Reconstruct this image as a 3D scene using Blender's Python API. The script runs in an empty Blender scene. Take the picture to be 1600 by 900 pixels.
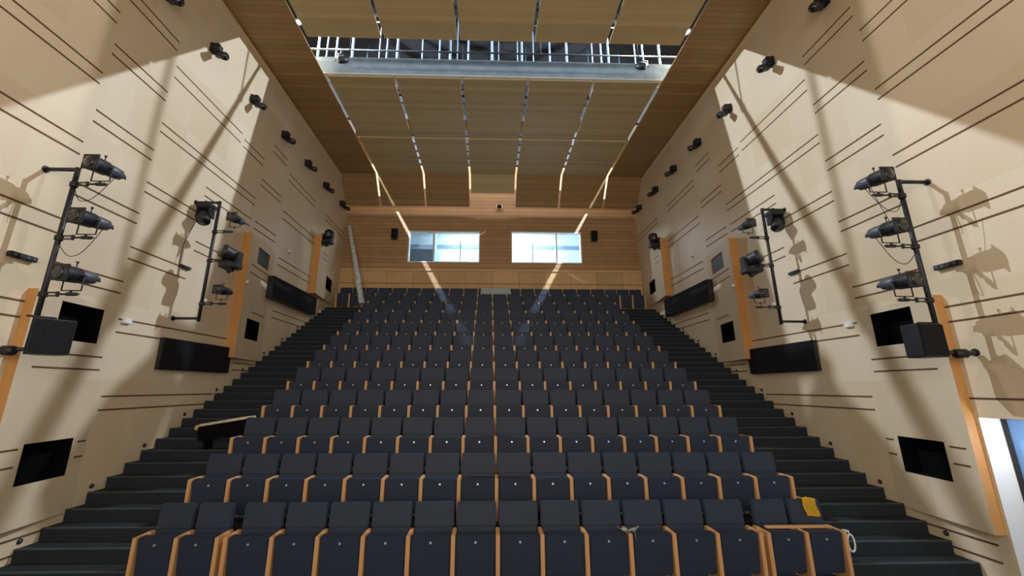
import bpy, bmesh, math, random
from mathutils import Vector, Matrix
random.seed(7)
SC = bpy.context.scene
COL = SC.collection
PI = math.pi

# ------------------------------------------------------------------ camera
CX, CY, CZ = -0.137, 0.0, 2.377
F_PX, PITCH, YAW, ROLL, PP = 625.85, .2431, .027, .0009, 780.13
cam_d = bpy.data.cameras.new('camera')
cam = bpy.data.objects.new('camera', cam_d)
COL.objects.link(cam)
cy, sy, cp, sp = math.cos(YAW), math.sin(YAW), math.cos(PITCH), math.sin(PITCH)
fw = Vector((sy*cp, cy*cp, sp)); rt = Vector((cy, -sy, 0)); up = rt.cross(fw)
r2 = rt*math.cos(ROLL) + up*math.sin(ROLL); u2 = up*math.cos(ROLL) - rt*math.sin(ROLL)
cam.matrix_world = Matrix(((r2.x, u2.x, -fw.x, CX), (r2.y, u2.y, -fw.y, CY), (r2.z, u2.z, -fw.z, CZ), (0, 0, 0, 1)))
cam_d.sensor_width = 36; cam_d.lens = F_PX/1600*36; cam_d.shift_x = (800-PP)/1600
cam_d.clip_start = .05; cam_d.clip_end = 200
SC.camera = cam

# ------------------------------------------------------------------ light
SC.view_settings.view_transform = 'Standard'; SC.view_settings.look = 'None'
SC.view_settings.gamma = 1; SC.view_settings.use_curve_mapping = False
SC.view_settings.exposure = 0.12
w = bpy.data.worlds.new('hall_world'); SC.world = w; w.use_nodes = True
w.node_tree.nodes['Background'].inputs[0].default_value = (1, .95, .88, 1)
w.node_tree.nodes['Background'].inputs[1].default_value = .38

def light(name, kind, loc, energy, color=(1, 1, 1), rot=None, target=None, **kw):
    d = bpy.data.lights.new(name, kind); d.energy = energy; d.color = color
    for k, v in kw.items(): setattr(d, k, v)
    o = bpy.data.objects.new(name, d); COL.objects.link(o); o.location = loc
    if target is not None:
        o.rotation_euler = (Vector(target)-Vector(loc)).to_track_quat('-Z', 'Y').to_euler()
    return o
W_DOOR = 6.46
# work lamps above the slot in the ceiling, one at each end
LAMPX, LAMPY, LAMPZ = 5.93, 9.95, 13.00
light('slot_lamp_light_l', 'POINT', (-LAMPX, LAMPY, LAMPZ), 5900, (.76, .88, 1), shadow_soft_size=.02)
light('slot_lamp_light_r', 'POINT', (LAMPX, LAMPY, LAMPZ), 5900, (.76, .88, 1), shadow_soft_size=.02)
# added unseen spot: faces the stage, straight-edged wash on the walls nearer than itself
light('added_wall_wash', 'SPOT', (0, 5.42, 10.2), 420, (1, .93, .94), target=(0, 0, 10.2), spot_size=math.radians(179.5), spot_blend=0.0, shadow_soft_size=.10)
# broad fill added behind the camera, standing for the unseen stage lights
light('stage_fill', 'AREA', (0, -3.5, 4.6), 560, (1, .91, .77), target=(0, 9, 6.0), shape='RECTANGLE', size=9, size_y=5)
# projection booth lamps
for bx_, e_ in ((-1.25, 105), (1.4, 300)):
    light('booth_light', 'POINT', (bx_, 17.75, 9.25), e_, (.86, .95, 1), shadow_soft_size=.12)
light('slot_fill', 'AREA', (0, 7.6, 12.7), 45, (.75, .88, 1), target=(0, 9.9, 11.5), shape='RECTANGLE', size=9.5, size_y=.3)  # added fill that brightens the front of the slot beam
light('door_jamb_fill', 'POINT', (W_DOOR, 4.75, 1.7), 12, (.95, .97, 1), shadow_soft_size=.05)  # lamp added in the door recess to brighten the jamb
light('plenum_back_light', 'AREA', (0, 14.0, 12.6), 160, (1, .93, .86), target=(0, 16.4, 10.2), shape='RECTANGLE', size=9, size_y=.3)

# ------------------------------------------------------------------ materials
def srgb(r, g, b):
    f = lambda c: (c/255/12.92) if c/255 <= .04045 else ((c/255+.055)/1.055)**2.4
    return (f(r), f(g), f(b), 1)
def base(name, rgb, rough=.6, metal=0., spec=.5):
    m = bpy.data.materials.new(name); m.use_nodes = True
    b = m.node_tree.nodes['Principled BSDF']
    b.inputs['Base Color'].default_value = srgb(*rgb); b.inputs['Roughness'].default_value = rough
    b.inputs['Metallic'].default_value = metal; b.inputs['Specular IOR Level'].default_value = spec
    return m
def noisy(name, c1, c2, scale, stretch=(1, 1, 1), rough=.6, bump=0., detail=4, spec=.5, dist=0.):
    m = base(name, c1, rough, 0, spec); nt = m.node_tree; b = nt.nodes['Principled BSDF']
    tc = nt.nodes.new('ShaderNodeTexCoord'); mp = nt.nodes.new('ShaderNodeMapping')
    mp.inputs['Scale'].default_value = stretch
    nz = nt.nodes.new('ShaderNodeTexNoise'); nz.inputs['Scale'].default_value = scale; nz.inputs['Detail'].default_value = detail
    nz.inputs['Distortion'].default_value = dist
    cr = nt.nodes.new('ShaderNodeValToRGB'); cr.color_ramp.elements[0].color = srgb(*c1); cr.color_ramp.elements[1].color = srgb(*c2)
    cr.color_ramp.elements[0].position = .3; cr.color_ramp.elements[1].position = .7
    L = nt.links.new
    L(tc.outputs['Object'], mp.inputs[0]); L(mp.outputs[0], nz.inputs['Vector']); L(nz.outputs[0], cr.inputs[0]); L(cr.outputs[0], b.inputs['Base Color'])
    if bump:
        bp = nt.nodes.new('ShaderNodeBump'); bp.inputs['Strength'].default_value = bump; bp.inputs['Distance'].default_value = .01
        L(nz.outputs[0], bp.inputs['Height']); L(bp.outputs[0], b.inputs['Normal'])
    return m
def slatted(name, c1, c2, axis, period, rough=.55, cg=None, gap=.12):
    """timber with fine dark joints at a fixed spacing along one axis"""
    m = noisy(name, c1, c2, 2.2, (1, 1, 1), rough); nt = m.node_tree; b = nt.nodes['Principled BSDF']
    L = nt.links.new; tc = [n for n in nt.nodes if n.type == 'TEX_COORD'][0]; cr = [n for n in nt.nodes if n.type == 'VALTORGB'][0]
    sx = nt.nodes.new('ShaderNodeSeparateXYZ'); L(tc.outputs['Object'], sx.inputs[0])
    d = nt.nodes.new('ShaderNodeMath'); d.operation = 'DIVIDE'; d.inputs[1].default_value = period; L(sx.outputs[axis], d.inputs[0])
    fr = nt.nodes.new('ShaderNodeMath'); fr.operation = 'FRACT'; L(d.outputs[0], fr.inputs[0])
    fl = nt.nodes.new('ShaderNodeMath'); fl.operation = 'FLOOR'; L(d.outputs[0], fl.inputs[0])
    wn = nt.nodes.new('ShaderNodeTexWhiteNoise'); wn.noise_dimensions = '1D'; L(fl.outputs[0], wn.inputs['W'])
    lt = nt.nodes.new('ShaderNodeMath'); lt.operation = 'LESS_THAN'; lt.inputs[1].default_value = gap; L(fr.outputs[0], lt.inputs[0])
    hs = nt.nodes.new('ShaderNodeHueSaturation'); L(cr.outputs[0], hs.inputs['Color'])
    mr = nt.nodes.new('ShaderNodeMapRange'); mr.inputs['To Min'].default_value = .86; mr.inputs['To Max'].default_value = 1.12
    L(wn.outputs[0], mr.inputs[0]); L(mr.outputs[0], hs.inputs['Value'])
    mx = nt.nodes.new('ShaderNodeMix'); mx.data_type = 'RGBA'; L(lt.outputs[0], mx.inputs['Factor']); L(hs.outputs[0], mx.inputs['A'])
    mx.inputs['B'].default_value = srgb(*(cg or tuple(int(c*.6) for c in c1)))
    L(mx.outputs['Result'], b.inputs['Base Color'])
    return m
def veneer(name, c1, c2, c3):
    """birch veneer boards: each board a slightly different tone"""
    m = noisy(name, c1, c2, .9, (1, 1, .35), .5, detail=5, dist=.4); nt = m.node_tree; b = nt.nodes['Principled BSDF']; L = nt.links.new
    tc = [n for n in nt.nodes if n.type == 'TEX_COORD'][0]; cr = [n for n in nt.nodes if n.type == 'VALTORGB'][0]
    sx = nt.nodes.new('ShaderNodeSeparateXYZ'); L(tc.outputs['Object'], sx.inputs[0])
    cells = []
    for ax, per in ((1, 1.22), (2, 1.245)):
        d = nt.nodes.new('ShaderNodeMath'); d.operation = 'DIVIDE'; d.inputs[1].default_value = per; L(sx.outputs[ax], d.inputs[0])
        fl = nt.nodes.new('ShaderNodeMath'); fl.operation = 'FLOOR'; L(d.outputs[0], fl.inputs[0]); cells.append(fl)
    cb = nt.nodes.new('ShaderNodeCombineXYZ'); L(cells[0].outputs[0], cb.inputs[0]); L(cells[1].outputs[0], cb.inputs[1])
    wn = nt.nodes.new('ShaderNodeTexWhiteNoise'); L(cb.outputs[0], wn.inputs['Vector'])
    mx = nt.nodes.new('ShaderNodeMix'); mx.data_type = 'RGBA'; mx.inputs['B'].default_value = srgb(*c3); L(cr.outputs[0], mx.inputs['A'])
    mr = nt.nodes.new('ShaderNodeMapRange'); mr.inputs['To Max'].default_value = .45; L(wn.outputs[0], mr.inputs[0]); L(mr.outputs[0], mx.inputs['Factor'])
    L(mx.outputs['Result'], b.inputs['Base Color'])
    return m
M = dict(
    wall=veneer('birch_veneer', (204, 185, 157), (213, 197, 172), (190, 166, 132)),
    groove=base('groove_shadow_gap', (92, 66, 42), .9),
    edge=noisy('oak_edge', (188, 132, 70), (200, 146, 86), 3, (1, 1, .3), .5),
    ceil=slatted('ceiling_slats', (186, 164, 124), (192, 170, 130), 1, .155, gap=.10, cg=(178, 155, 116)),
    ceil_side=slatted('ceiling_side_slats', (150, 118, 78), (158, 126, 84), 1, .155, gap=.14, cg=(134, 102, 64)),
    back=slatted('back_wall_boards', (166, 128, 90), (176, 138, 98), 2, .17, gap=.1, cg=(128, 95, 62)),
    wains=slatted('plywood_wainscot', (198, 160, 112), (208, 170, 120), 0, 1.1, gap=.012),
    white=base('white_paint', (225, 224, 220), .6),
    cream=base('cream_trim', (216, 190, 148), .6),
    carpet=noisy('dark_carpet', (33, 38, 43), (42, 48, 54), 60, (1, 1, 1), .95, .5, spec=.2),
    fabric=noisy('navy_upholstery', (27, 37, 55), (36, 46, 67), 90, (1, 1, 1), .62, .3, spec=.45),
    armwood=noisy('beech_armrest', (190, 142, 94), (206, 160, 112), 6, (1, 1, .2), .45),
    lit_nosing=noisy('lit_tread_edge', (50, 58, 62), (62, 71, 75), 40, (1, 1, 1), .7, .2),  # paler than the carpet, the lit step edges put into colour
    beam=noisy('pale_steel_beam', (126, 146, 166), (150, 168, 186), 4, (1, 1, 1), .5),
    shell=base('seat_shell', (34, 38, 48), .6),
    black=noisy('black_metal', (20, 20, 24), (30, 30, 36), 12, (1, 1, 1), .5),
    grey=noisy('dark_grey_housing', (58, 62, 72), (76, 80, 90), 10, (1, 1, 1), .45),
    blackhole=base('black_niche', (7, 7, 9), .9, 0, .1),
    cloth=noisy('black_grille_cloth', (18, 18, 22), (27, 27, 33), 40, (1, 1, 1), .85, .2, spec=.2),
    screen=noisy('dark_green_grille', (34, 44, 44), (48, 58, 58), 5, (1, 1, 1), .5),
    lens=base('lens_glass', (24, 27, 33), .08, 0, .9),
    silver=base('silver_metal', (170, 172, 176), .35, .8),
    steel=noisy('galvanised_steel', (50, 58, 70), (70, 79, 92), 5, (1, 1, 1), .4),
    plenum=base('plenum_dark_paint', (12, 14, 20), .9),
    yellow=noisy('yellow_cloth', (226, 178, 30), (240, 200, 60), 20, (1, 1, 1), .8, .3),
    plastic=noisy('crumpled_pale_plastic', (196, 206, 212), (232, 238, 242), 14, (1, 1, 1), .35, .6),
    wrap=noisy('grey_wrapping', (160, 170, 172), (208, 214, 212), 9, (1, 1, 1), .5, .7),
    board=noisy('pale_board', (168, 160, 136), (206, 200, 178), 8, (1, 1, 1), .7),
    boothwall=base('booth_white_wall', (214, 228, 238), .8),
    boothblue=base('booth_grey_band', (120, 150, 172), .6),
    blue=base('door_leaf_room_light', (112, 156, 208), .4),  # blue stands in for the bluish light of the room beyond
)
def emis(name, col, s):
    m = bpy.data.materials.new(name); m.use_nodes = True; nt = m.node_tree; nt.nodes.clear()
    e = nt.nodes.new('ShaderNodeEmission'); o = nt.nodes.new('ShaderNodeOutputMaterial')
    e.inputs[0].default_value = (*col, 1); e.inputs[1].default_value = s; nt.links.new(e.outputs[0], o.inputs[0]); return m
M['lamp'] = emis('glowing_lamp', (.93, .97, 1), 30)
def glassmat():
    m = bpy.data.materials.new('window_glass'); m.use_nodes = True; nt = m.node_tree; nt.nodes.clear()
    t = nt.nodes.new('ShaderNodeBsdfTransparent'); g = nt.nodes.new('ShaderNodeBsdfGlossy'); g.inputs['Roughness'].default_value = .03
    t.inputs[0].default_value = (.9, .96, .98, 1)
    mx = nt.nodes.new('ShaderNodeMixShader'); mx.inputs[0].default_value = .07; o = nt.nodes.new('ShaderNodeOutputMaterial')
    nt.links.new(t.outputs[0], mx.inputs[1]); nt.links.new(g.outputs[0], mx.inputs[2]); nt.links.new(mx.outputs[0], o.inputs[0]); return m
M['glass'] = glassmat()

# ------------------------------------------------------------------ mesh helpers
class MB:
    def __init__(s): s.bm = bmesh.new(); s.mats = []
    def mi(s, mat):
        if mat not in s.mats: s.mats.append(mat)
        return s.mats.index(mat)
    def _fin(s, verts, mat, smooth=False):
        i = s.mi(mat)
        for f in {f for v in verts for f in v.link_faces}:
            f.material_index = i; f.smooth = smooth
    def box(s, x0, x1, y0, y1, z0, z1, mat, bev=0.):
        t = bmesh.new(); bmesh.ops.create_cube(t, size=1)
        for v in t.verts: v.co = Vector((x0 if v.co.x < 0 else x1, y0 if v.co.y < 0 else y1, z0 if v.co.z < 0 else z1))
        if bev: bmesh.ops.bevel(t, geom=t.edges[:], offset=bev, segments=2, affect='EDGES')
        s.merge(t, mat); return s
    def hexa(s, pts, mat, bev=0.):
        """pts: 8 corners, bottom four then top four, same winding"""
        t = bmesh.new(); vs = [t.verts.new(p) for p in pts]
        for q in ((3, 2, 1, 0), (4, 5, 6, 7), (0, 1, 5, 4), (1, 2, 6, 5), (2, 3, 7, 6), (3, 0, 4, 7)): t.faces.new([vs[k] for k in q])
        bmesh.ops.recalc_face_normals(t, faces=t.faces[:])
        if bev: bmesh.ops.bevel(t, geom=t.edges[:], offset=bev, segments=2, affect='EDGES')
        s.merge(t, mat); return s
    def merge(s, t, mat, smooth=False):
        i = s.mi(mat); mp = {v: s.bm.verts.new(v.co) for v in t.verts}
        for f in t.faces:
            g = s.bm.faces.new([mp[v] for v in f.verts]); g.material_index = i; g.smooth = smooth
        t.free()
    def tube(s, a, b, r, mat, r2=None, seg=12):
        a, b = Vector(a), Vector(b); d = b-a; t = bmesh.new()
        bmesh.ops.create_cone(t, cap_ends=True, segments=seg, radius1=r, radius2=r if r2 is None else r2, depth=d.length)
        m = Matrix.Translation((a+b)/2) @ d.to_track_quat('Z', 'Y').to_matrix().to_4x4()
        bmesh.ops.transform(t, matrix=m, verts=t.verts[:])
        i = s.mi(mat); mp = {v: s.bm.verts.new(v.co) for v in t.verts}
        for f in t.faces:
            g = s.bm.faces.new([mp[v] for v in f.verts]); g.material_index = i; g.smooth = len(f.verts) == 4
        t.free(); return s
    def path(s, pts, r, mat, seg=8):
        for a, b in zip(pts[:-1], pts[1:]): s.tube(a, b, r, mat, seg=seg)
        return s
    def lathe(s, prof, a, b, mat, seg=20):
        """profile [(t along a-b in metres, radius)]"""
        a, b = Vector(a), Vector(b); q = (b-a).to_track_quat('Z', 'Y'); t = bmesh.new(); rings = []
        for h, r in prof:
            rings.append([t.verts.new(a + q @ Vector((r*math.cos(2*PI*k/seg), r*math.sin(2*PI*k/seg), h))) for k in range(seg)])
        for A, B in zip(rings[:-1], rings[1:]):
            for k in range(seg): t.faces.new((A[k], A[(k+1) % seg], B[(k+1) % seg], B[k]))
        t.faces.new(rings[0][::-1]); t.faces.new(rings[-1]); s.merge(t, mat, True); return s
    def quad(s, pts, mat):
        f = s.bm.faces.new([s.bm.verts.new(p) for p in pts]); f.material_index = s.mi(mat); return s
    def sheet(s, fn, nu, nv, th, mat):
        t = bmesh.new(); g = [[t.verts.new(fn(i/nu, j/nv)) for j in range(nv+1)] for i in range(nu+1)]
        for i in range(nu):
            for j in range(nv): t.faces.new((g[i][j], g[i+1][j], g[i+1][j+1], g[i][j+1]))
        r = bmesh.ops.solidify(t, geom=t.faces[:], thickness=th)
        s.merge(t, mat, True); return s
    def mesh(s, name):
        me = bpy.data.meshes.new(name); s.bm.normal_update(); s.bm.to_mesh(me); s.bm.free()
        for m in s.mats: me.materials.append(M[m])
        return me
    def obj(s, name, parent=None, loc=None):
        o = bpy.data.objects.new(name, s.mesh(name)); COL.objects.link(o)
        if parent: o.parent = parent
        if loc: o.location = loc
        return o
def tag(o, label, cat, group=None):
    o['label'] = label; o['category'] = cat
    if group: o['group'] = group
    return o
def empty(name, loc, rot=(0, 0, 0)):
    o = bpy.data.objects.new(name, None); o.empty_display_size = .1; COL.objects.link(o); o.location = loc; o.rotation_euler = rot; return o
def structure(o): o['kind'] = 'structure'; return o
def dup(src, loc, rot=None):
    r = src.copy(); COL.objects.link(r); r.location = loc
    if rot: r.rotation_euler = rot
    for k in ('label', 'category', 'group'):
        if k in r: del r[k]
    for ch in src.children:
        c = ch.copy(); COL.objects.link(c); c.parent = r
        for g in ch.children:
            d = g.copy(); COL.objects.link(d); d.parent = c
    return r
ORD = 'first second third fourth fifth sixth seventh eighth ninth tenth eleventh twelfth'.split()

# ------------------------------------------------------------------ shell dimensions
W = 6.30            # half width of the hall
BACK = 16.30        # back wall
CEIL = 11.0
TR, RI = .2876, .1603       # stair tread and riser
ROW, RISE = .8628, .4809    # row depth and rise
N0 = 5.469                  # nosing of the front row platform
ARM0 = 5.600                # armrest front of the front row

# ---- floor: hall floor and the stepped seating tiers
b = MB()
b.box(-W, W, -6, N0-3*TR, -.85, -3*RI, 'carpet')
b.box(-4.5, 4.5, N0-3*TR, N0, -.85, -3*RI, 'carpet')
for i in range(12):
    y1 = N0+ROW*(i+1) if i < 11 else BACK
    x = 4.5 if i < 11 else W
    b.box(-x, x, N0+ROW*i, y1, -.85, RISE*i, 'carpet', .012)
structure(b.obj('floor'))
# ---- aisle stairs
for s, side in ((-1, 'left'), (1, 'right')):
    b = MB()
    for k in range(-2, 33):
        xa, xb = sorted((s*4.505, s*(W-.004)))
        b.box(xa, xb, N0+TR*k, N0+TR*33-.001 if k > -99 else 0, -.84, RI*k, 'carpet') if False else b.hexa(
            [(xa, N0+TR*k, RI*(k-1)-.05), (xb, N0+TR*k, RI*(k-1)-.05), (xb, N0+TR*(k+1)+.02, RI*(k-1)-.05), (xa, N0+TR*(k+1)+.02, RI*(k-1)-.05),
             (xa, N0+TR*k, RI*k), (xb, N0+TR*k, RI*k), (xb, N0+TR*(k+1)+.02, RI*k), (xa, N0+TR*(k+1)+.02, RI*k)], 'carpet', .012)
    st = b.obj('aisle_stairs')
    for k in range(-2, 33):
        b = MB(); b.box(*sorted((s*4.51, s*(W-.01))), N0+TR*k-.002, N0+TR*k+.045, RI*k-.01, RI*k+.005, 'lit_nosing', .003); b.obj('lit_nosing', st)  # pale strip added where each tread catches the light
    tag(st, f'dark carpeted stairs climbing between the seats and the {side} wall', 'stairs')

# ---- side walls with wedge shaped speaker housings
# wedges: y near, y far, z bottom, z top, protrusion at near end, niches (y0,y1,z0,z1) in wall coordinates
WEDGES = [
    (5.50, 6.72, .60, 3.66, .14, [(5.80, 6.53, 3.04, 3.58, 'blackhole'), (5.80, 6.53, 1.12, 1.64, 'blackhole')]),
    (9.98, 11.14, 3.05, 6.16, .22, [(10.16, 10.93, 3.56, 4.07, 'blackhole'), (10.22, 11.00, 5.54, 5.99, 'screen')]),
    (14.05, 15.62, 5.50, 7.65, .24, [(14.70, 15.45, 5.95, 6.45, 'blackhole')]),
]
GROOVES = []
def gr(y0, y1, *zs): GROOVES.extend((y0, y1, z) for z in zs)
gr(3.0, 5.53, 8.42, 8.20, 7.22, 7.02, 5.98, 5.77, 4.73, 4.51, 3.48, 3.27, 2.24)
gr(-5.5, 2.9, 8.42, 8.20, 5.98, 5.77, 3.48, 3.27)
gr(5.58, 6.70, 9.0, 8.8, 7.84, 7.65, 6.59, 6.39, 5.34, 5.15, 4.10, 3.90)
gr(6.76, 8.92, 8.50, 8.25); gr(6.73, 9.85, 7.20, 7.02); gr(6.70, 7.96, 5.96, 5.77); gr(6.68, 8.02, 4.72, 4.51)
gr(6.77, 9.85, 3.48); gr(6.77, 7.75, 3.26); gr(6.78, 9.42, 2.23, 2.02); gr(5.5, 6.5, .45, .25)
gr(8.3, 9.7, 7.74, 7.56) if False else None
gr(9.04, 9.95, 8.42, 8.22); gr(8.1, 9.80, 6.60, 6.40); gr(8.1, 9.8, 5.35, 5.15); gr(9.98, 11.05, 7.85, 7.67); gr(9.98, 11.05, 6.62, 6.42)
gr(11.25, 14.0, 7.50, 7.26); gr(11.35, 14.05, 6.07, 5.85); gr(11.4, 13.7, 4.5, 4.3); gr(11.3, 13.2, 8.75, 8.55); gr(10.0, 10.9, 2.95, 2.78)
gr(14.1, 16.2, 8.7, 8.5); gr(10.3, 11.1, 9.1, 8.9)
WGROOVES = {0: [(5.56, 5.78, 1.58), (5.56, 5.78, 1.36), (6.56, 6.70, 1.58), (6.56, 6.70, 1.36), (5.62, 6.7, 2.84), (5.62, 6.70, 2.64)],
            1: [(9.95, 11.1, 5.43), (9.95, 11.1, 5.22), (10.3, 11.1, 4.25)], 2: [(14.15, 14.65, 7.2), (14.15, 14.65, 7.0)]}

def wall_grid(b, yb, zb, hole, X, mat):
    ys, zs = sorted(set(yb)), sorted(set(zb))
    for y0, y1 in zip(ys[:-1], ys[1:]):
        for z0, z1 in zip(zs[:-1], zs[1:]):
            if hole((y0+y1)/2, (z0+z1)/2): continue
            b.quad([(X(y0), y0, z0), (X(y1), y1, z0), (X(y1), y1, z1), (X(y0), y0, z1)], mat)

def build_side(s, side):
    root = b = MB()
    def scale(y, z, p):     # point seen at (y,z) on the wall plane, moved onto a surface p metres proud of it
        cx = s*CX
        k = (W-p-cx)/(W-cx); return y*k, CZ+(z-CZ)*k
    wds = []
    for (ya, yb_, za, zb_, pr, ni) in WEDGES:
        k0 = scale(ya, za, pr)
        y0 = k0[0]; y1 = yb_; z0 = za; z1 = zb_
        wds.append((y0, y1, z0, z1, pr, ni))
    yb = [-6, BACK, 4.30, 5.34]; zb = [-.85, 11.05, 2.0, -3*RI]
    for wd in wds: yb += [wd[0], wd[1]]; zb += [wd[2], wd[3]]
    def hole(y, z):
        if s > 0 and 4.30 < y < 5.34 and -3*RI < z < 2.0: return True
        return any(w_[0] < y < w_[1] and w_[2] < z < w_[3] for w_ in wds)
    wall_grid(b, yb, zb, hole, lambda y: s*W, 'wall')
    g = .004
    def groove(X, y0, y1, z):
        xa, xb = sorted((s*X(y0), s*(X(y0)-g))); h = .013
        b.hexa([(s*X(y0), y0, z-h), (s*(X(y0)-g), y0, z-h), (s*(X(y1)-g), y1, z-h), (s*X(y1), y1, z-h),
                (s*X(y0), y0, z+h), (s*(X(y0)-g), y0, z+h), (s*(X(y1)-g), y1, z+h), (s*X(y1), y1, z+h)], 'groove')
    for y0, y1, z in GROOVES:
        if z < 2.3 and y0 == 3.0 and s > 0:
            if z < 2.03: continue
        groove(lambda y: W, y0, y1, z)
    # upper cornice board and outer side so that the wall has thickness
    b.box(*sorted((s*W, s*(W-.05))), -6, BACK-.02, 10.86, 10.93, 'cream')
    wall = structure(b.obj('wall_'+side))
    b = MB(); b.box(*sorted((s*(W+.9), s*(W+.8))), -6, BACK+.3, -.85, 14.6, 'plenum'); structure(b.obj('wall_outer_'+side))
    for wi, (y0, y1, z0, z1, pr, ni) in enumerate(wds):
        X = lambda y: W - pr*(1-(y-y0)/(y1-y0))
        b = MB()
        rects = []
        for (na, nb, nc, nd, mt) in ni:
            p = pr*(1-((na+nb)/2-y0)/(y1-y0)); A = scale(na, nc, p); B_ = scale(nb, nd, p); rects.append((A[0], B_[0], A[1], B_[1], mt))
        yy = [y0, y1]; zz = [z0, z1]
        for r in rects: yy += r[:2]; zz += r[2:4]
        wall_grid(b, yy, zz, lambda y, z: any(r[0] < y < r[1] and r[2] < z < r[3] for r in rects), lambda y: s*X(y), 'wall')
        b.quad([(s*W, y0, z0), (s*X(y0), y0, z0), (s*X(y0), y0, z1), (s*W, y0, z1)], 'edge')      # end face towards the stage
        for z in (z0, z1): b.quad([(s*W, y0, z), (s*X(y0), y0, z), (s*W, y1, z)], 'edge')
        for (r0, r1, q0, q1, mt) in rects:
            dp = .22 if mt == 'blackhole' else .03; bx0 = lambda y: s*(X(y)+dp)
            P = [(r0, q0), (r1, q0), (r1, q1), (r0, q1)]
            for (ya, za), (yb2, zb2) in zip(P, P[1:]+P[:1]):
                b.quad([(s*X(ya), ya, za), (s*X(yb2), yb2, zb2), (bx0(yb2), yb2, zb2), (bx0(ya), ya, za)], 'blackhole' if mt == 'blackhole' else 'edge')
            b.quad([(bx0(y), y, z) for y, z in P], mt)
        for a0, a1, z in WGROOVES[wi]:
            p = pr*(1-((a0+a1)/2-y0)/(y1-y0)); A = scale(a0, z, p); B_ = scale(a1, z, p); h = .012
            b.hexa([(s*X(A[0]), A[0], A[1]-h), (s*(X(A[0])-g), A[0], A[1]-h), (s*(X(B_[0])-g), B_[0], A[1]-h), (s*X(B_[0]), B_[0], A[1]-h),
                    (s*X(A[0]), A[0], A[1]+h), (s*(X(A[0])-g), A[0], A[1]+h), (s*(X(B_[0])-g), B_[0], A[1]+h), (s*X(B_[0]), B_[0], A[1]+h)], 'groove')
        b.obj('speaker_housing', wall)
    return wall
build_side(-1, 'left'); build_side(1, 'right')

# ---- doorway in the right wall beside the stage
b = MB()
b.box(W+.002, W+.62, 5.341, 5.40, -3*RI, 2.06, 'white'); b.box(W+.002, W+.62, 4.24, 4.299, -3*RI, 2.06, 'white'); b.box(W+.002, W+.62, 4.30, 5.34, 2.001, 2.06, 'white')
b.box(W+.62, W+.70, 4.2, 5.4, -.85, 2.06, 'white')
d = structure(b.obj('door_1'))
b = MB(); b.box(W+.30, W+.345, 4.32, 5.30, -3*RI+.01, 1.98, 'blue', .004); b.obj('door_leaf', d)
b = MB(); b.tube((W+.27, 4.42, .6), (W+.27, 4.56, .6), .011, 'silver'); b.tube((W+.30, 4.42, .6), (W+.265, 4.42, .6), .012, 'silver'); b.obj('door_handle', d)
b = MB(); b.box(W+.285, W+.31, 5.285, 5.335, -3*RI+.01, 1.99, 'black'); b.obj('door_seal', d)

# ---- back wall with two booth windows
WINS = [(-3.60, -.53, 7.51, 8.93), (.81, 3.87, 7.51, 8.95)]
b = MB()
xs = sorted([-W, W, *WINS[0][:2], *WINS[1][:2]]); zs = [5.2, 7.51, 8.93, 14.6]
for x0, x1 in zip(xs[:-1], xs[1:]):
    for z0, z1 in zip(zs[:-1], zs[1:]):
        if z0 == 7.51 and any(q[0] <= (x0+x1)/2 <= q[1] for q in WINS): continue
        b.box(x0, x1, BACK, BACK+.2, z0, z1, 'back')
b.box(-W, W, BACK-.14, BACK, 5.2, 7.10, 'wains')
b.box(-W, W, BACK-.20, BACK, 7.10, 7.15, 'cream')
b.box(-W, W, BACK-.03, BACK, 7.02, 7.04, 'groove')
b.box(-W, W, BACK-.145, BACK, 6.55, 6.57, 'groove')
structure(b.obj('wall_back'))
for n, (x0, x1, z0, z1) in enumerate(WINS):
    b = MB(); t = .05
    for q in ((x0, x1, z0, z0+t), (x0, x1, z1-t, z1), (x0, x0+t, z0+t, z1-t), (x1-t, x1, z0+t, z1-t)):
        b.box(q[0], q[1], BACK-.02, BACK+.22, q[2], q[3], 'white')
    wn_ = structure(b.obj(f'window_{n+1}'))
    for fx in ((.36, ) if n == 0 else (.645, )):
        b = MB(); xx = x0+(x1-x0)*fx; b.box(xx-.03, xx+.03, BACK+.05, BACK+.11, z0+t, z1-t, 'white'); b.obj('mullion', wn_)
    b = MB(); b.box(x0+t, x1-t, BACK+.07, BACK+.08, z0+t, z1-t, 'glass'); b.obj('window_pane', wn_)
# booth room behind
b = MB(); X0, X1, Y0, Y1, Z0, Z1 = -4.3, 4.6, BACK+.2, 19.0, 6.9, 9.75
b.box(X0, X1, Y1, Y1+.1, Z0, Z1, 'boothwall'); b.box(X0-.1, X0, Y0, Y1, Z0, Z1, 'boothblue'); b.box(X1, X1+.1, Y0, Y1, Z0, Z1, 'boothwall')
b.box(X0, X1, Y0, Y1, Z0-.1, Z0, 'boothwall'); b.box(X0, X1, Y0, Y1, Z1, Z1+.1, 'boothwall')
b.box(X0, X1, Y1-.06, Y1, 9.10, 9.28, 'boothblue')
b.box(X0, -2.62, 18.1, Y1, Z0, 8.75, 'boothblue'); b.box(-2.70, -2.62, 17.3, 18.1, Z0, Z1, 'boothblue')
structure(b.obj('wall_booth'))
for px, dz, lab in ((-1.25, 0, 'left'), (1.4, 0, 'right')):
    b = MB(); b.lathe([(0, .04), (.03, .24), (.10, .26), (.12, .05)], (px, 17.9, 9.60), (px, 17.9, 9.75), 'lamp')
    tag(b.obj('ceiling_lamp'), f'glowing round ceiling lamp seen through the {lab} booth window', 'lamp')
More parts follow.
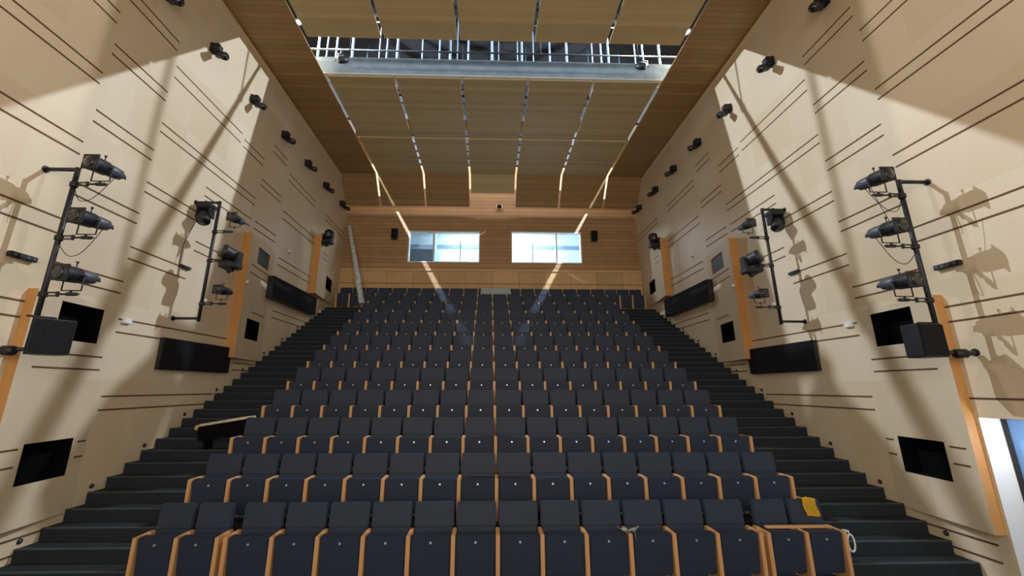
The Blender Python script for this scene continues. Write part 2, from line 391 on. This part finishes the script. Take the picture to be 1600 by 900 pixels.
for px, x1_, lab in ((-1.6, .2, 'left'), (.9, 4.0, 'right')):
    t = empty('booth_desk', ((px+x1_)/2, 17.6, 6.9)); wd = (x1_-px)/2
    b = MB(); b.box(-wd, wd, -.3, .3, .9, .96, 'white', .005); b.obj('desk_top', t)
    for sx in (-1, 1):
        b = MB(); b.box(sx*(wd-.04)-.03, sx*(wd-.04)+.03, -.28, .28, 0, .9, 'white'); b.obj('leg', t)
    tag(t, f'white desk inside the projection booth behind the {lab} window', 'desk')
for xx, h, lab in ((-1.39, 8.35, 'left'), (1.77, 8.35, 'right')):
    t = MB(); t.box(xx-.02, xx+.02, BACK+.26, BACK+.34, 6.9, h+.22, 'boothblue'); t.box(xx-.16, xx+.16, BACK+.24, BACK+.44, 6.9, 6.93, 'boothblue')
    tag(t.obj('equipment_post'), f'slim grey upright post standing behind the {lab} booth window', 'post')

# ---- ceiling: panels with open joints
croot = structure(MB().box(-W-.8, W+.8, -6, BACK+.3, 14.6, 14.7, 'plenum').obj('ceiling'))
XS = [-4.82, -2.88, -.96, .96, 2.88, 4.82]; G = .04
def panel(x0, x1, y0, y1, za, zb, mat):
    b = MB(); t = .035
    b.hexa([(x0, y0, za), (x1, y0, za), (x1, y1, zb), (x0, y1, zb), (x0, y0, za+t), (x1, y0, za+t), (x1, y1, zb+t), (x0, y1, zb+t)], mat)
    return b.obj('ceiling_panel', croot)
KY, EY, EZ = 15.10, 16.02, 9.97
for x0, x1 in zip(XS[:-1], XS[1:]):
    a, c = x0+G, x1-G
    for y0, y1 in ((-1.0, 3.7), (3.78, 8.45), (9.78, 12.61), (12.69, KY-.01)): panel(a, c, y0, y1, CEIL, CEIL, 'ceil')
    mid = x0 < 0 < x1
    ey = 15.62 if mid else EY
    panel(a, c, KY, ey, CEIL, CEIL+(EZ-CEIL)*(ey-KY)/(EY-KY), 'ceil' if mid else 'ceil_side')
for s in (-1, 1):
    for y0, y1 in ((-6, 2.9), (2.9, 6.9), (6.9, 10.9), (10.9, KY-.01)): panel(*sorted((s*(4.82+G), s*W)), y0, y1, CEIL-.02, CEIL-.02, 'ceil_side')
    panel(*sorted((s*(4.82+G), s*W)), KY, EY, CEIL-.02, EZ, 'ceil_side')
b = MB(); b.box(-4.78, 4.78, 12.625, 12.675, CEIL-.01, CEIL+.02, 'cream'); b.obj('joint_strip', croot)
b = MB(); b.box(-W-.8, W+.8, 13.6, 13.7, 12.5, 14.6, 'plenum'); b.obj('plenum_wall', croot)
# roof space above the slot
for yj in [0.5, 2.0, 3.6, 5.1, 6.6, 8.0, 10.45, 11.1, 11.95, 12.8, 13.3, 13.8, 14.3, 14.8]:
    b = MB(); b.box(-4.66, 4.66, yj-.05, yj+.05, 11.22, 11.42, 'steel'); b.obj('joist', croot)
b = MB()
b.box(-5.3, 5.3, 9.86, 9.92, 11.08, 11.62, 'beam'); b.box(-5.3, 5.3, 9.74, 10.04, 11.60, 11.63, 'beam'); b.box(-5.3, 5.3, 9.74, 10.04, 11.065, 11.09, 'white')
b.obj('slot_beam', croot)
t = empty('catwalk_railing', (0, 10.4, 11.64))
b = MB(); b.tube((-5.8, .02, 2.0), (5.8, .02, 2.0), .02, 'steel'); b.obj('rail', t)
for i, x in enumerate((-5.46, -5.19, -4.9, -4.41, -3.58, -3.35, -3.03, -2.26, -1.72, -1.39, -1.17, -.83, -.09, .11, .72, .84, 1.2, 1.72, 2.25, 3.06, 3.34, 3.57, 4.42, 4.67, 5.2)):
    b = MB(); b.tube((x, 0, 0), (x, 0, 2.6 if i % 3 else 2.9), (.034, .018, .026)[i % 3], 'beam'); b.obj('upright', t)
tag(t, 'steel catwalk railing visible in the dark slot of the ceiling', 'railing')
t = empty('rigging_pipe', (0, 9.45, 11.60)); b = MB(); b.tube((-5.25, 0, 0), (5.25, 0, 0), .024, 'steel'); b.obj('pipe', t)
for x in (-4.1, -1.3, 1.3, 4.1):
    b = MB(); b.tube((x, 0, 0), (x, 0, 2.99), .010, 'steel'); b.tube((x-.03, 0, 0), (x+.03, 0, 0), .036, 'steel'); b.obj('hanger', t)
tag(t, 'thin horizontal steel pipe crossing the whole ceiling slot', 'pipe')
t = empty('cable_tray', (0, 12.2, 13.3)); b = MB(); b.box(-5, 5, -.2, .2, 0, .05, 'steel'); b.obj('tray', t)
for k in range(9):
    b = MB(); x = -4.6+k*1.15; b.tube((x, 0, .05), (x, 0, 1.29), .02, 'steel'); b.obj('hanger', t)
tag(t, 'grey steel tray hung deep inside the ceiling slot', 'tray')
for s, side in ((-1, 'left'), (1, 'right')):
    t = empty('work_light', (s*LAMPX, LAMPY, LAMPZ+.05))
    b = MB(); b.lathe([(0, .12), (.03, .12), (.12, .07), (.16, .03)], (0, 0, 0), (0, 0, 1), 'steel'); b.obj('reflector', t)
    b = MB(); b.tube((0, 0, .15), (0, 0, 1.55), .015, 'black'); b.obj('stem', t)
    tag(t, f'bright bare work lamp at the {side} end of the ceiling slot', 'lamp')
    t = empty('hanging_spotlight', (s*4.42 - (.1 if s > 0 else 0), 9.66, 11.35))
    b = MB(); b.lathe([(0, .05), (.02, .10), (.20, .10), (.30, .07), (.34, .03)], (-s*.0, -.16, -.04), (-s*.35, .1, .22), 'black'); b.obj('housing', t)
    b = MB(); b.path([(-.13, 0, .06), (-.13, 0, .30), (.13, 0, .30), (.13, 0, .06)], .014, 'black'); b.obj('yoke', t)
    b = MB(); b.tube((0, 0, .30), (0, 0, .40), .02, 'black'); b.tube((0, 0, .4), (0, .4, .33), .025, 'black'); b.obj('clamp', t)
    tag(t, f'small black spotlight hanging in the ceiling slot near its {side} end', 'spotlight')

# ------------------------------------------------------------------ seats
def seat_meshes(pitch):
    hw = pitch/2-.032
    m = {}
    b = MB(); x = pitch/2-.017
    b.hexa([(-x, .292, .592), (x, .292, .592), (x, .35, .592), (-x, .35, .592), (-x+.003, .322, .885), (x-.003, .322, .885), (x-.003, .376, .885), (-x+.003, .376, .885)], 'fabric', .013)
    b.hexa([(-hw, .265, .40), (hw, .265, .40), (hw, .33, .40), (-hw, .33, .40), (-hw, .285, .60), (hw, .285, .60), (hw, .345, .60), (-hw, .345, .60)], 'fabric', .01)
    m['backrest'] = b.mesh('backrest')
    b = MB(); b.hexa([(-x+.03, .332, .30), (x-.03, .332, .30), (x-.03, .355, .30), (-x+.03, .355, .30), (-x+.03, .372, .84), (x-.03, .372, .84), (x-.03, .392, .84), (-x+.03, .392, .84)], 'shell', .006)
    m['back_shell'] = b.mesh('back_shell')
    b = MB(); b.hexa([(-hw, .055, .10), (hw, .055, .10), (hw, .155, .10), (-hw, .155, .10), (-hw, .006, .585), (hw, .006, .585), (hw, .125, .585), (-hw, .125, .585)], 'fabric', .016)
    m['seat_cushion'] = b.mesh('seat_cushion')
    b = MB(); b.tube((0, .022, .500), (0, .006, .502), .015, 'silver', seg=14); m['number_plate'] = b.mesh('number_plate')
    b = MB(); b.box(-.026, .026, 0, .305, 0, .585, 'armwood', .007); b.box(-.02, .02, .30, .36, 0, .50, 'shell', .004); m['armrest_panel'] = b.mesh('armrest_panel')
    b = MB(); b.tube((-hw-.004, .16, .35), (hw+.004, .16, .35), .018, 'black', seg=8); m['hinge_bar'] = b.mesh('hinge_bar')
    return m
SM = {.56: seat_meshes(.56), .495: seat_meshes(.495), .558: seat_meshes(.558)}
def seat(x, y, z, p, last, first_arm, label, group):
    me = SM[p]; r = empty('theatre_seat', (x, y, z))
    def part(n, par=r, loc=(0, 0, 0)):
        o = bpy.data.objects.new(n, me[n]); COL.objects.link(o); o.parent = par; o.location = loc; return o
    part('backrest'); part('back_shell'); c = part('seat_cushion'); part('number_plate', c); part('hinge_bar')
    part('armrest_panel', r, (-p/2, 0, 0))
    if last: part('armrest_panel', r, (p/2, 0, 0))
    tag(r, label, 'seat', group)
    return r
SEATS = {}
for i in range(12):
    if i == 0:
        lay = [(-4.44+.495*(k+.5), .495, k == 1) for k in range(2)] + [(-3.348+.558*(k+.5), .558, k == 11) for k in range(12)] + [(3.45+.495*(k+.5), .495, k == 1) for k in range(2)]
    elif i < 11:
        lay = [(-4.48+.56*(k+.5), .56, k == 15) for k in range(16)]
    else:
        lay = [(-5.965+.495*(k+.5), .495, False) for k in range(3)] + [(-4.48+.56*(k+.5), .56, False) for k in range(16)] + [(4.48+.495*(k+.5), .495, k == 2) for k in range(3)]
    n = len(lay)
    rown = ORD[i]+' row from the front' if i < 11 else 'topmost row'
    for k, (x, p, last) in enumerate(lay):
        pos = (ORD[k]+' from left') if k < n/2 else (ORD[n-1-k]+' from right')
        SEATS[i, k] = seat(x, ARM0+ROW*i, RISE*i, p, last, True, f'dark blue tip-up seat, {pos} in {rown}', f'seats in the {rown}')

# ------------------------------------------------------------------ wall and stage lighting gear
def onwall(s, y, z, X):
    """position seen at (y,z) on wall plane |x|=W, moved out to |x|=X"""
    k = (X-s*CX)/(W-s*CX); return Vector((s*X, y*k, CZ+(z-CZ)*k))
HEADS = {-1: [(6.36, 9.66), (7.72, 9.71), (9.32, 9.66), (10.95, 9.72), (12.54, 9.72), (14.13, 9.74), (15.86, 9.82)],
         1: [(6.12, 9.63), (7.67, 9.64), (9.35, 9.69), (10.96, 9.72), (12.62, 9.78), (14.2, 9.80), (15.93, 9.84)]}
def wall_head(s, p, label, group):
    t = empty('wall_spotlight', (s*W, p.y, p.z))
    dx = abs(p.x)-W
    b = MB(); b.box(*sorted((0, -s*.05)), -.07, .07, .04, .26, 'black', .006); b.obj('wall_plate', t)
    b = MB(); b.box(*sorted((-s*.05, -s*.20)), -.085, .085, .06, .24, 'black', .02); b.obj('ballast_box', t)
    a = Vector((-s*.13, .03, .02)); e = Vector((-s*.40, -.10, -.14)); dd = (e-a).normalized()
    b = MB(); b.lathe([(0, .05), (.02, .075), (.22, .075), (.26, .085), (.34, .085), (.36, .07)], a, e, 'black'); body = b.obj('lamp_body', t)
    b = MB(); f = a+dd*.362; b.lathe([(0, .062), (.006, .062)], f, f+dd*.1, 'lens'); b.obj('lens', body)
    b = MB(); b.tube((-s*.16, 0, .08), a+dd*.14, .022, 'black'); b.obj('swivel', t)
    tag(t, label, 'spotlight', group)
for s, side in ((-1, 'left'), (1, 'right')):
    for k, (y, z) in enumerate(HEADS[s]):
        wall_head(s, onwall(s, y, z, W-.18), f'black adjustable spotlight high on the {side} wall, {ORD[k]} from the stage', f'spotlights along the top of the {side} wall')

def profile_spot(loc, s, label, group, scale=1., rear_left=False):
    """profile lantern: long axis towards the stage"""
    t = empty('profile_spotlight', loc); t.scale = (scale,)*3
    aim = Vector((s*.12, -1, -.06)).normalized(); o = Vector((0, 0, 0)); A = lambda d: o+aim*d
    b = MB(); b.lathe([(0, .05), (.02, .085), (.10, .10), (.22, .105), (.24, .10)], A(-.26), A(1), 'grey'); b.obj('lamp_housing', t)
    b = MB(); b.lathe([(0, .03), (.03, .045), (.07, .04)], A(-.32), A(1), 'grey'); b.tube(A(-.30), A(-.34)+Vector((0, 0, -.03)), .014, 'black'); b.obj('rear_cap', t)
    b = MB(); b.lathe([(0, .10), (.02, .12), (.22, .125), (.25, .13), (.27, .115)], A(-.03), A(1), 'black')
    b.box(-.125+s*.012, .125+s*.012, -.235, -.215, -.135, .115, 'black', .006)
    b.obj('lens_tube', t)
    b = MB(); b.lathe([(0, .10), (.012, .085), (.02, .02)], A(.24), A(1), 'lens'); b.obj('lens', t)
    b = MB(); b.tube((0, -.03, .11), (0, -.03, .19), .008, 'black'); b.tube((0, -.03, .185), (0, -.03, .21), .018, 'black'); b.obj('focus_knob', t)
    b = MB()
    b.path([(-.145, -.02, 0), (-.145, -.02, -.24), (.145, -.02, -.24), (.145, -.02, 0)], .009, 'black')
    b.tube((-.16, -.02, 0), (.16, -.02, 0), .016, 'black'); b.obj('yoke', t)
    b = MB(); b.tube((0, -.02, -.24), (0, -.02, -.29), .018, 'black'); b.obj('clamp', t)
    tag(t, label, 'spotlight', group); return t

def moving_head(loc, s, label, aim=Vector((0, -.5, -1)), scale=1., hang=True):
    t = empty('moving_head_light', loc); t.scale = (scale,)*3
    u = 1 if hang else -1
    b = MB(); b.box(-.16, .16, -.11, .11, u*.20-.05, u*.20+.05, 'black', .015); b.box(-.05, .05, -.04, .04, *sorted((u*.25, u*.30)), 'black'); b.obj('base', t)
    for q in (-1, 1):
        b = MB(); b.hexa([(q*.13, -.06, -.06), (q*.165, -.06, -.06), (q*.165, .06, -.06), (q*.13, .06, -.06), (q*.10, -.08, u*.16), (q*.15, -.08, u*.16), (q*.15, .08, u*.16), (q*.10, .08, u*.16)] if hang else
                         [(q*.10, -.08, -.16), (q*.15, -.08, -.16), (q*.15, .08, -.16), (q*.10, .08, -.16), (q*.13, -.06, .06), (q*.165, -.06, .06), (q*.165, .06, .06), (q*.13, .06, .06)], 'black', .008)
        b.obj('yoke_arm', t)
    aim = aim.normalized()
    b = MB(); b.lathe([(0, .05), (.03, .09), (.14, .115), (.26, .12), (.30, .13), (.33, .115)], -aim*.14, aim, 'black'); h = b.obj('head', t)
    b = MB(); b.lathe([(0, .10), (.01, .09), (.016, .02)], aim*.185, aim*2, 'lens'); b.obj('lens', h)
    b = MB(); b.tube((-.02, 0, u*.30), (-.02, 0, u*.33), .03, 'black'); b.obj('clamp', t)
    tag(t, label, 'stage light'); return t

def boom(s, side, where, X, y, z0, z1, wally, arms, top_len, bottom_wall, name_extra):
    """vertical boom pipe held off the wall"""
    t = empty('lighting_boom', (s*X, y, z0))
    b = MB(); b.tube((0, 0, -.02), (0, 0, z1-z0+.025), .03, 'black', seg=14); b.obj('pole', t)
    b = MB(); b.tube((0, 0, z1-z0), (s*top_len, 0, z1-z0), .027, 'black'); b.tube((s*(top_len-.01), 0, z1-z0), (s*top_len, 0, z1-z0), .05, 'black'); b.obj('wall_bracket', t)
    b = MB(); b.tube((0, 0, bottom_wall), (s*top_len, 0, bottom_wall), .025, 'black'); b.tube((s*(top_len-.01), 0, bottom_wall), (s*top_len, 0, bottom_wall), .05, 'black'); b.obj('wall_bracket', t)
    for az, L in arms:
        b = MB(); h = az-z0
        b.lathe([(0, .045), (.06, .045)], (0, 0, h-.03), (0, 0, h+1), 'black')
        b.box(*sorted((-s*.03, -s*.20)), -.03, -.018, h-.03, h-.012, 'black'); b.box(*sorted((-s*.03, -s*.20)), -.03, -.018, h+.012, h+.03, 'black')
        b.box(*sorted((-s*.19, -s*.22)), -.035, -.013, h-.035, h+.035, 'black'); b.box(*sorted((-s*.03, -s*.055)), -.035, -.013, h-.035, h+.035, 'black')
        b.tube((-s*.2, -.024, h), (-s*L, -.024, h), .013, 'black'); b.tube((-s*(L-.15), -.024, h), (-s*(L-.03), -.024, h), .024, 'black')
        b.obj('side_arm', t)
    tag(t, f'black vertical lighting pole on the {side} wall, {where}', 'lighting pole')
    return t
def cable(name, pts, r, mat, label):
    P = [Vector(p) for p in pts]; Q = []
    for i in range(len(P)-1):
        p0, p1, p2, p3 = P[max(i-1, 0)], P[i], P[i+1], P[min(i+2, len(P)-1)]
        for k in range(6):
            t = k/6; Q.append(.5*((2*p1)+(p2-p0)*t+(2*p0-5*p1+4*p2-p3)*t*t+(3*p1-3*p2+p3-p0)*t**3))
    Q.append(P[-1]); b = MB(); b.path(Q, r, mat, seg=6); o = b.obj(name); tag(o, label, 'cable'); return o

for s, side in ((-1, 'left'), (1, 'right')):
    # near boom
    X = 5.86; y = 5.17
    z0, z1 = 2.79, 5.31
    armz = (5.08, 4.30, 3.53)
    t = boom(s, side, 'nearest the stage', X, y, z0, z1, y, [(a, .47) for a in armz], W-X, .04, '')
    for k, a in enumerate(armz):
        nm = ('top', 'middle', 'bottom')[k]
        profile_spot((s*(X-.36), y-.004, a+.255), s, f'black and grey profile spotlight, {nm} of three on the near {side} pole', f'spotlights on the near {side} pole', .86)
    # loudspeaker hung at the foot
    t = empty('loudspeaker', (s*5.62, 5.16, 2.76))
    b = MB()
    hx = .19
    b.hexa([(-hx, -.12, 0), (hx, -.12, 0), (hx*.6, .16, 0), (-hx*.6, .16, 0), (-hx, -.12, .44), (hx, -.12, .44), (hx*.6, .16, .44), (-hx*.6, .16, .44)], 'black', .012); b.obj('cabinet', t)
    b = MB(); b.box(-hx+.015, hx-.015, -.132, -.121, .02, .42, 'cloth', .003); b.obj('grille', t)
    b = MB(); b.tube((0, 0, .43), (0, 0, .47), .02, 'black'); b.tube((0, 0, .46), (s*.24, 0, .46), .014, 'black'); b.obj('bracket', t)
    t.rotation_euler = (0, 0, 1.0 if s < 0 else .12)
    tag(t, f'black loudspeaker box at the foot of the near {side} pole', 'loudspeaker')
    # small fixture beside the foot, towards the wall
    t = empty('pole_clamp_lamp', (s*6.08, 5.17, 2.79))
    b = MB(); b.lathe([(0, .03), (.02, .06), (.14, .06), (.17, .035), (.25, .03), (.26, .012)], (-s*.1, -.02, .02), (s*.2, -.04, .03), 'black'); b.obj('housing', t)
    b = MB(); b.tube((-s*.23, 0, .04), (s*.22, 0, .04), .018, 'black'); b.obj('arm', t)
    tag(t, f'small black clamp light between the near {side} pole foot and wall', 'spotlight')
    # far boom
    X2 = 5.80; y2 = 7.9
    t = boom(s, side, 'farther from the stage', X2, y2, 3.64, 6.14, y2, [(5.48, .40), (4.86, .42), (3.97, .50)], W-X2, .04, '')
    profile_spot((s*5.40, y2, 5.77), s, f'small black spotlight, uppermost on the far {side} pole', f'small spotlights on the far {side} pole', .74)
    profile_spot((s*5.42, y2, 4.24), s, f'small black spotlight, lowest on the far {side} pole', f'small spotlights on the far {side} pole', .74)
    moving_head((s*6.06, y2, 5.84), s, f'black moving head light hanging from top bracket of far {side} pole', Vector((-s*.25, -.5, -.9)), 1.0)
    moving_head((s*5.36, y2, 4.98), s, f'large black moving head light at mid height on far {side} pole', Vector((s*.5, -.9, .25)), 1.12, False)
    # far light high at the back of the side wall
    p = onwall(s, 14.55, 7.99, W-.38)
    t = moving_head((p.x, p.y, p.z), s, f'black moving head light high at the back of the {side} wall', Vector((-s*.6, -.9, .2)), 1.25, False)
    b = MB(); b.box(*sorted((s*.10, s*.31)), -.03, .03, -.30, -.22, 'black'); b.obj('wall_arm', t)
    # long acoustic boxes
    for y0, y1, za, zb, pr, lab in ((7.82, 9.90, 2.70, 3.30, .10, 'long black padded box low on the {} wall beside the stairs'),
                                    (11.30, 14.25, 4.86, 5.50, .22, 'long black padded box on the {} wall farther up the stairs')):
        p0 = onwall(s, y0, za, W-pr); p1 = onwall(s, y1, zb, W-pr)
        t = empty('wall_loudspeaker', (s*W, (p0.y+p1.y)/2, p0.z)); hy = (p1.y-p0.y)/2; hz = p1.z-p0.z
        b = MB(); b.box(*sorted((-s*.004, -s*(pr-.012))), -hy, hy, 0, hz, 'black', .008); b.obj('cabinet', t)
        b = MB(); b.box(*sorted((-s*(pr-.011), -s*pr)), -hy+.02, hy-.02, .02, hz-.02, 'cloth', .003); b.obj('grille', t)
        tag(t, lab.format(side), 'loudspeaker')
    # small wall boxes
    p = onwall(s, 6.94, 3.47, W-.03)
    t = empty('junction_box', (s*W, p.y, p.z)); b = MB(); b.box(*sorted((-s*.002, -s*.05)), -.075, .075, -.045, .045, 'white', .006); b.obj('body', t)
    b = MB(); b.tube((-s*.02, .075, 0), (-s*.02, .12, 0), .01, 'white'); b.obj('gland', t)
    tag(t, f'small white box on the {side} wall between the two poles', 'junction box')
    for yy, zz, lab in ((8.70, 4.20, 'beside far pole'), (10.05, 4.98, 'just above the raised panel edge'), (11.9, 6.45, 'above the longer black box')):
        if s < 0 and yy == 10.05 or True:
            p = onwall(s, yy, zz, W-.02 - (.2 if yy == 10.05 else 0))
            t = empty('wall_sensor', (p.x+s*.02, p.y, p.z)); b = MB(); b.lathe([(0, .05), (.03, .05), (.05, .035), (.056, .01)], (0, 0, 0), (-s*1, 0, 0), 'white'); b.obj('dome', t)
            b = MB(); b.tube((0, 0, -.05), (0, 0, -.075), .02, 'grey'); b.obj('connector', t)
            tag(t, f'tiny white round sensor on the {side} wall, {lab}', 'sensor')
    p = onwall(s, 5.22, 4.05, W-.05); t = empty('socket_bar', (s*W, p.y, p.z))
    b = MB(); b.box(*sorted((-s*.002, -s*.07)), -.16, .16, -.035, .035, 'black', .008); b.obj('body', t)
    for q in (-.11, -.04, .04, .11):
        b = MB(); b.tube((-s*.07, q, 0), (-s*.076, q, 0), .022, 'grey'); b.obj('socket', t)
    tag(t, f'black horizontal socket bar on the {side} wall beside the near pole', 'socket bar')
    p = onwall(s, 7.97, 4.74, W-.04); t = empty('socket_bar', (s*W, p.y, p.z))
    b = MB(); b.box(*sorted((-s*.002, -s*.06)), -.14, .14, -.03, .03, 'black', .008); b.obj('body', t)
    b = MB(); b.tube((-s*.06, .1, 0), (-s*.066, .1, 0), .02, 'grey'); b.obj('socket', t)
    tag(t, f'short black socket bar on the {side} wall beside the far pole', 'socket bar')
    # step lights
    for k in range(10):
        y_, z_ = 6.10+ROW*k, .38+RISE*k
        t = empty('step_light', (s*W, y_, z_+.02))
        b = MB(); b.lathe([(0, .034), (.012, .034), (.02, .026)], (0, 0, 0), (-s*1, 0, 0), 'black'); b.obj('rim', t)
        b = MB(); b.lathe([(0, .018), (.004, .018)], (-s*.02, 0, 0), (-s*1, 0, 0), 'grey'); b.obj('lens', t)
        tag(t, f'small round step light on the {side} wall, {ORD[k]} from the bottom', 'step light', f'step lights on the {side} wall')
# cables on the booms
cable('hanging_cable', [(-6.12, 7.85, 5.85), (-6.2, 7.8, 5.5), (-6.24, 7.72, 5.1), (-6.235, 7.70, 4.72)], .007, 'black', 'thin black cable dropping from moving head to socket bar on left wall')
cable('coiled_cable', [(-6.02, 5.1, 2.78), (-6.1, 5.08, 2.68), (-6.16, 5.08, 2.60), (-6.10, 5.08, 2.52), (-6.04, 5.08, 2.58), (-6.05, 5.08, 2.68)], .006, 'black', 'thin cable loop hanging under the clamp light on left wall')
for s, side in ((-1, 'left'), (1, 'right')):
    cable('jumper_cable', [(s*5.44, 5.30, 5.30), (s*5.6, 5.22, 4.92), (s*5.76, 5.2, 4.86), (s*5.84, 5.18, 5.02)], .005, 'black', f'thin cable sagging from the top spotlight to the near {side} pole')
    cable('jumper_cable', [(s*5.44, 5.30, 4.50), (s*5.55, 5.22, 4.14), (s*5.70, 5.2, 4.06), (s*5.84, 5.18, 4.2)], .005, 'black', f'thin cable sagging from the middle spotlight to near {side} pole')
cable('safety_wire', [(5.34, 5.1, 5.2), (5.42, 5.1, 4.9), (5.5, 5.1, 4.66)], .004, 'black', 'thin wire between top and middle spotlights of near right pole')

# ------------------------------------------------------------------ on the back wall
for x, z, side in ((-4.17, 8.5, 'left'), (4.40, 8.5, 'right')):
    t = empty('wall_loudspeaker', (x, BACK, z))
    b = MB(); b.hexa([(-.14, -.20, 0), (.14, -.20, 0), (.12, -.04, 0), (-.12, -.04, 0), (-.14, -.24, .46), (.14, -.24, .46), (.12, -.04, .46), (-.12, -.04, .46)], 'black', .02); b.obj('cabinet', t)
    b = MB(); b.hexa([(-.12, -.21, .03), (.12, -.21, .03), (.12, -.20, .03), (-.12, -.20, .03), (-.12, -.247, .43), (.12, -.247, .43), (.12, -.235, .43), (-.12, -.235, .43)], 'cloth', .002); b.obj('grille', t)
    b = MB(); b.box(-.03, .03, -.05, 0, .15, .32, 'black'); b.obj('bracket', t)
    tag(t, f'small black loudspeaker on back wall outside the {side} booth window', 'loudspeaker')
t = empty('dome_camera', (.30, BACK, 10.09))
b = MB(); b.lathe([(0, .16), (.03, .16), (.05, .14)], (0, 0, 0), (0, -1, 0), 'cream'); b.obj('mount', t)
b = MB(); b.lathe([(0, .10), (.08, .10), (.14, .075), (.17, .03)], (0, -.05, 0), (0, -1, 0), 'black'); b.obj('dome', t)
tag(t, 'small black round camera on back wall just below the ceiling', 'camera')

# ------------------------------------------------------------------ loose items
# long wrapped roll leaning in the corner
rnd = random.Random(3)
b = MB(); a = Vector((-6.05, 16.0, 8.98)); e = Vector((-4.93, 14.99, 5.42)); tt = bmesh.new(); rings = []
q = (e-a).to_track_quat('Z', 'Y'); L_ = (e-a).length
for i in range(41):
    h = L_*i/40; r = .075+.045*i/40; rings.append([tt.verts.new(a+q @ Vector(((r+rnd.uniform(-.016, .016))*math.cos(2*PI*k/10), (r+rnd.uniform(-.016, .016))*.8*math.sin(2*PI*k/10), h))) for k in range(10)])
for A, B_ in zip(rings[:-1], rings[1:]):
    for k in range(10): tt.faces.new((A[k], A[(k+1) % 10], B_[(k+1) % 10], B_[k]))
tt.faces.new(rings[0][::-1]); tt.faces.new(rings[-1]); b.merge(tt, 'wrap')
tag(b.obj('wrapped_roll'), 'long pale grey wrapped roll leaning in the back left corner', 'roll')
# board across the left stairs
t = empty('long_board', (-4.92, 7.95, 1.72), (0, -.16, -.06))
b = MB(); b.box(-.46, .42, -.12, .12, .03, .075, 'board', .006); b.obj('plank', t)
b = MB(); b.box(-.50, .44, -.15, .15, -.22, .03, 'blackhole', .02); b.obj('dark_case', t)
b = MB(); b.hexa([(-.60, -.10, -.02), (-.45, -.12, -.02), (-.45, .12, -.02), (-.60, .10, -.02), (-.60, -.08, .06), (-.45, -.12, .078), (-.45, .12, .078), (-.60, .08, .06)], 'armwood', .012); b.obj('wooden_end', t)
b = MB()
for q_ in (-.42, .36): b.box(q_, q_+.04, -.1, .1, -.40, -.21, 'blackhole')
b.obj('trestle_leg', t)
tag(t, 'pale board on a dark case jutting over the left stairs by the seats', 'board')
# yellow cloth
def yc(u, v):
    x = 4.16+.19*u+.03*v; L = .30*v
    if L < .09: y = 6.00-L+.012*math.sin(9*u); z = .897+.006*math.sin(12*u)
    else: y = 5.912-(L-.09)*.12+.008*math.sin(14*u); z = .897-(L-.09)+.006*math.sin(7*u)
    return Vector((x+.01*math.sin(8*v), y, z))
tag(MB().sheet(yc, 10, 14, .006, 'yellow').obj('yellow_cloth'), 'yellow cloth draped over the front row seat at the right end', 'cloth')
# crumpled film on an armrest
rnd = random.Random(5); x0_ = -3.348+.558*9
b = MB()
for k in range(6):
    an = rnd.uniform(0, 2*PI); c = Vector((x0_+rnd.uniform(-.03, .03), 5.64+rnd.uniform(-.02, .04), .60)); dv = Vector((math.cos(an)*.13, math.sin(an)*.05, rnd.uniform(.0, .07)))
    if k == 0: dv = Vector((-.15, -.01, .03))
    if k == 1: dv = Vector((.09, -.01, .07))
    if k == 2: c = Vector((x0_+.045, 5.60, .62)); dv = Vector((.02, -.03, -.10))
    n_ = Vector((0, .05, .012))
    b.sheet(lambda u, v, c=c, dv=dv, n_=n_: c+dv*u+n_*(v-.5)*(1.2-u)+Vector((0, 0, .012*math.sin(9*u+5*v))), 5, 3, .002, 'plastic')
tag(b.obj('crumpled_film'), 'crumpled pale plastic film on an armrest of the front row', 'plastic film')
# strap ring on right end seat
t = MB(); c = Vector((4.485, 5.63, .45)); pts = [c+Vector((.035+.045*math.sin(2*PI*k/16), 0, .10*math.cos(2*PI*k/16))) for k in range(17)]
t.path(pts, .011, 'plastic'); t.box(4.44, 4.50, 5.60, 5.66, .588, .60, 'plastic', .003)
t.path([Vector((4.49, 5.63, .595)), c+Vector((.035, 0, .10))], .009, 'plastic')
tag(t.obj('plastic_loop'), 'pale plastic loop hanging from armrest at right end of front row', 'strap')
# pale sheet added in place of a patch of light on the top row
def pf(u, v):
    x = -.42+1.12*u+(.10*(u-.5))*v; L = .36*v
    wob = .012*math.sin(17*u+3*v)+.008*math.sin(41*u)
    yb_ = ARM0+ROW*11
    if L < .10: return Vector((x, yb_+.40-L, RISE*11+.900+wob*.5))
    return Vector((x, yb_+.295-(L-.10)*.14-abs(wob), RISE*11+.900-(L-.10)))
tag(MB().sheet(pf, 30, 10, .003, 'plastic').obj('light_patch_sheet'), 'pale sheet standing in for light on the middle seat backs of the topmost row', 'plastic film')
# top-row timber strip on front right seats
b = MB(); b.box(3.52, 4.40, 5.74, 5.80, .587, .612, 'armwood', .004)
tag(b.obj('timber_strip'), 'thin brown timber strip lying across the two rightmost front row armrests', 'timber')
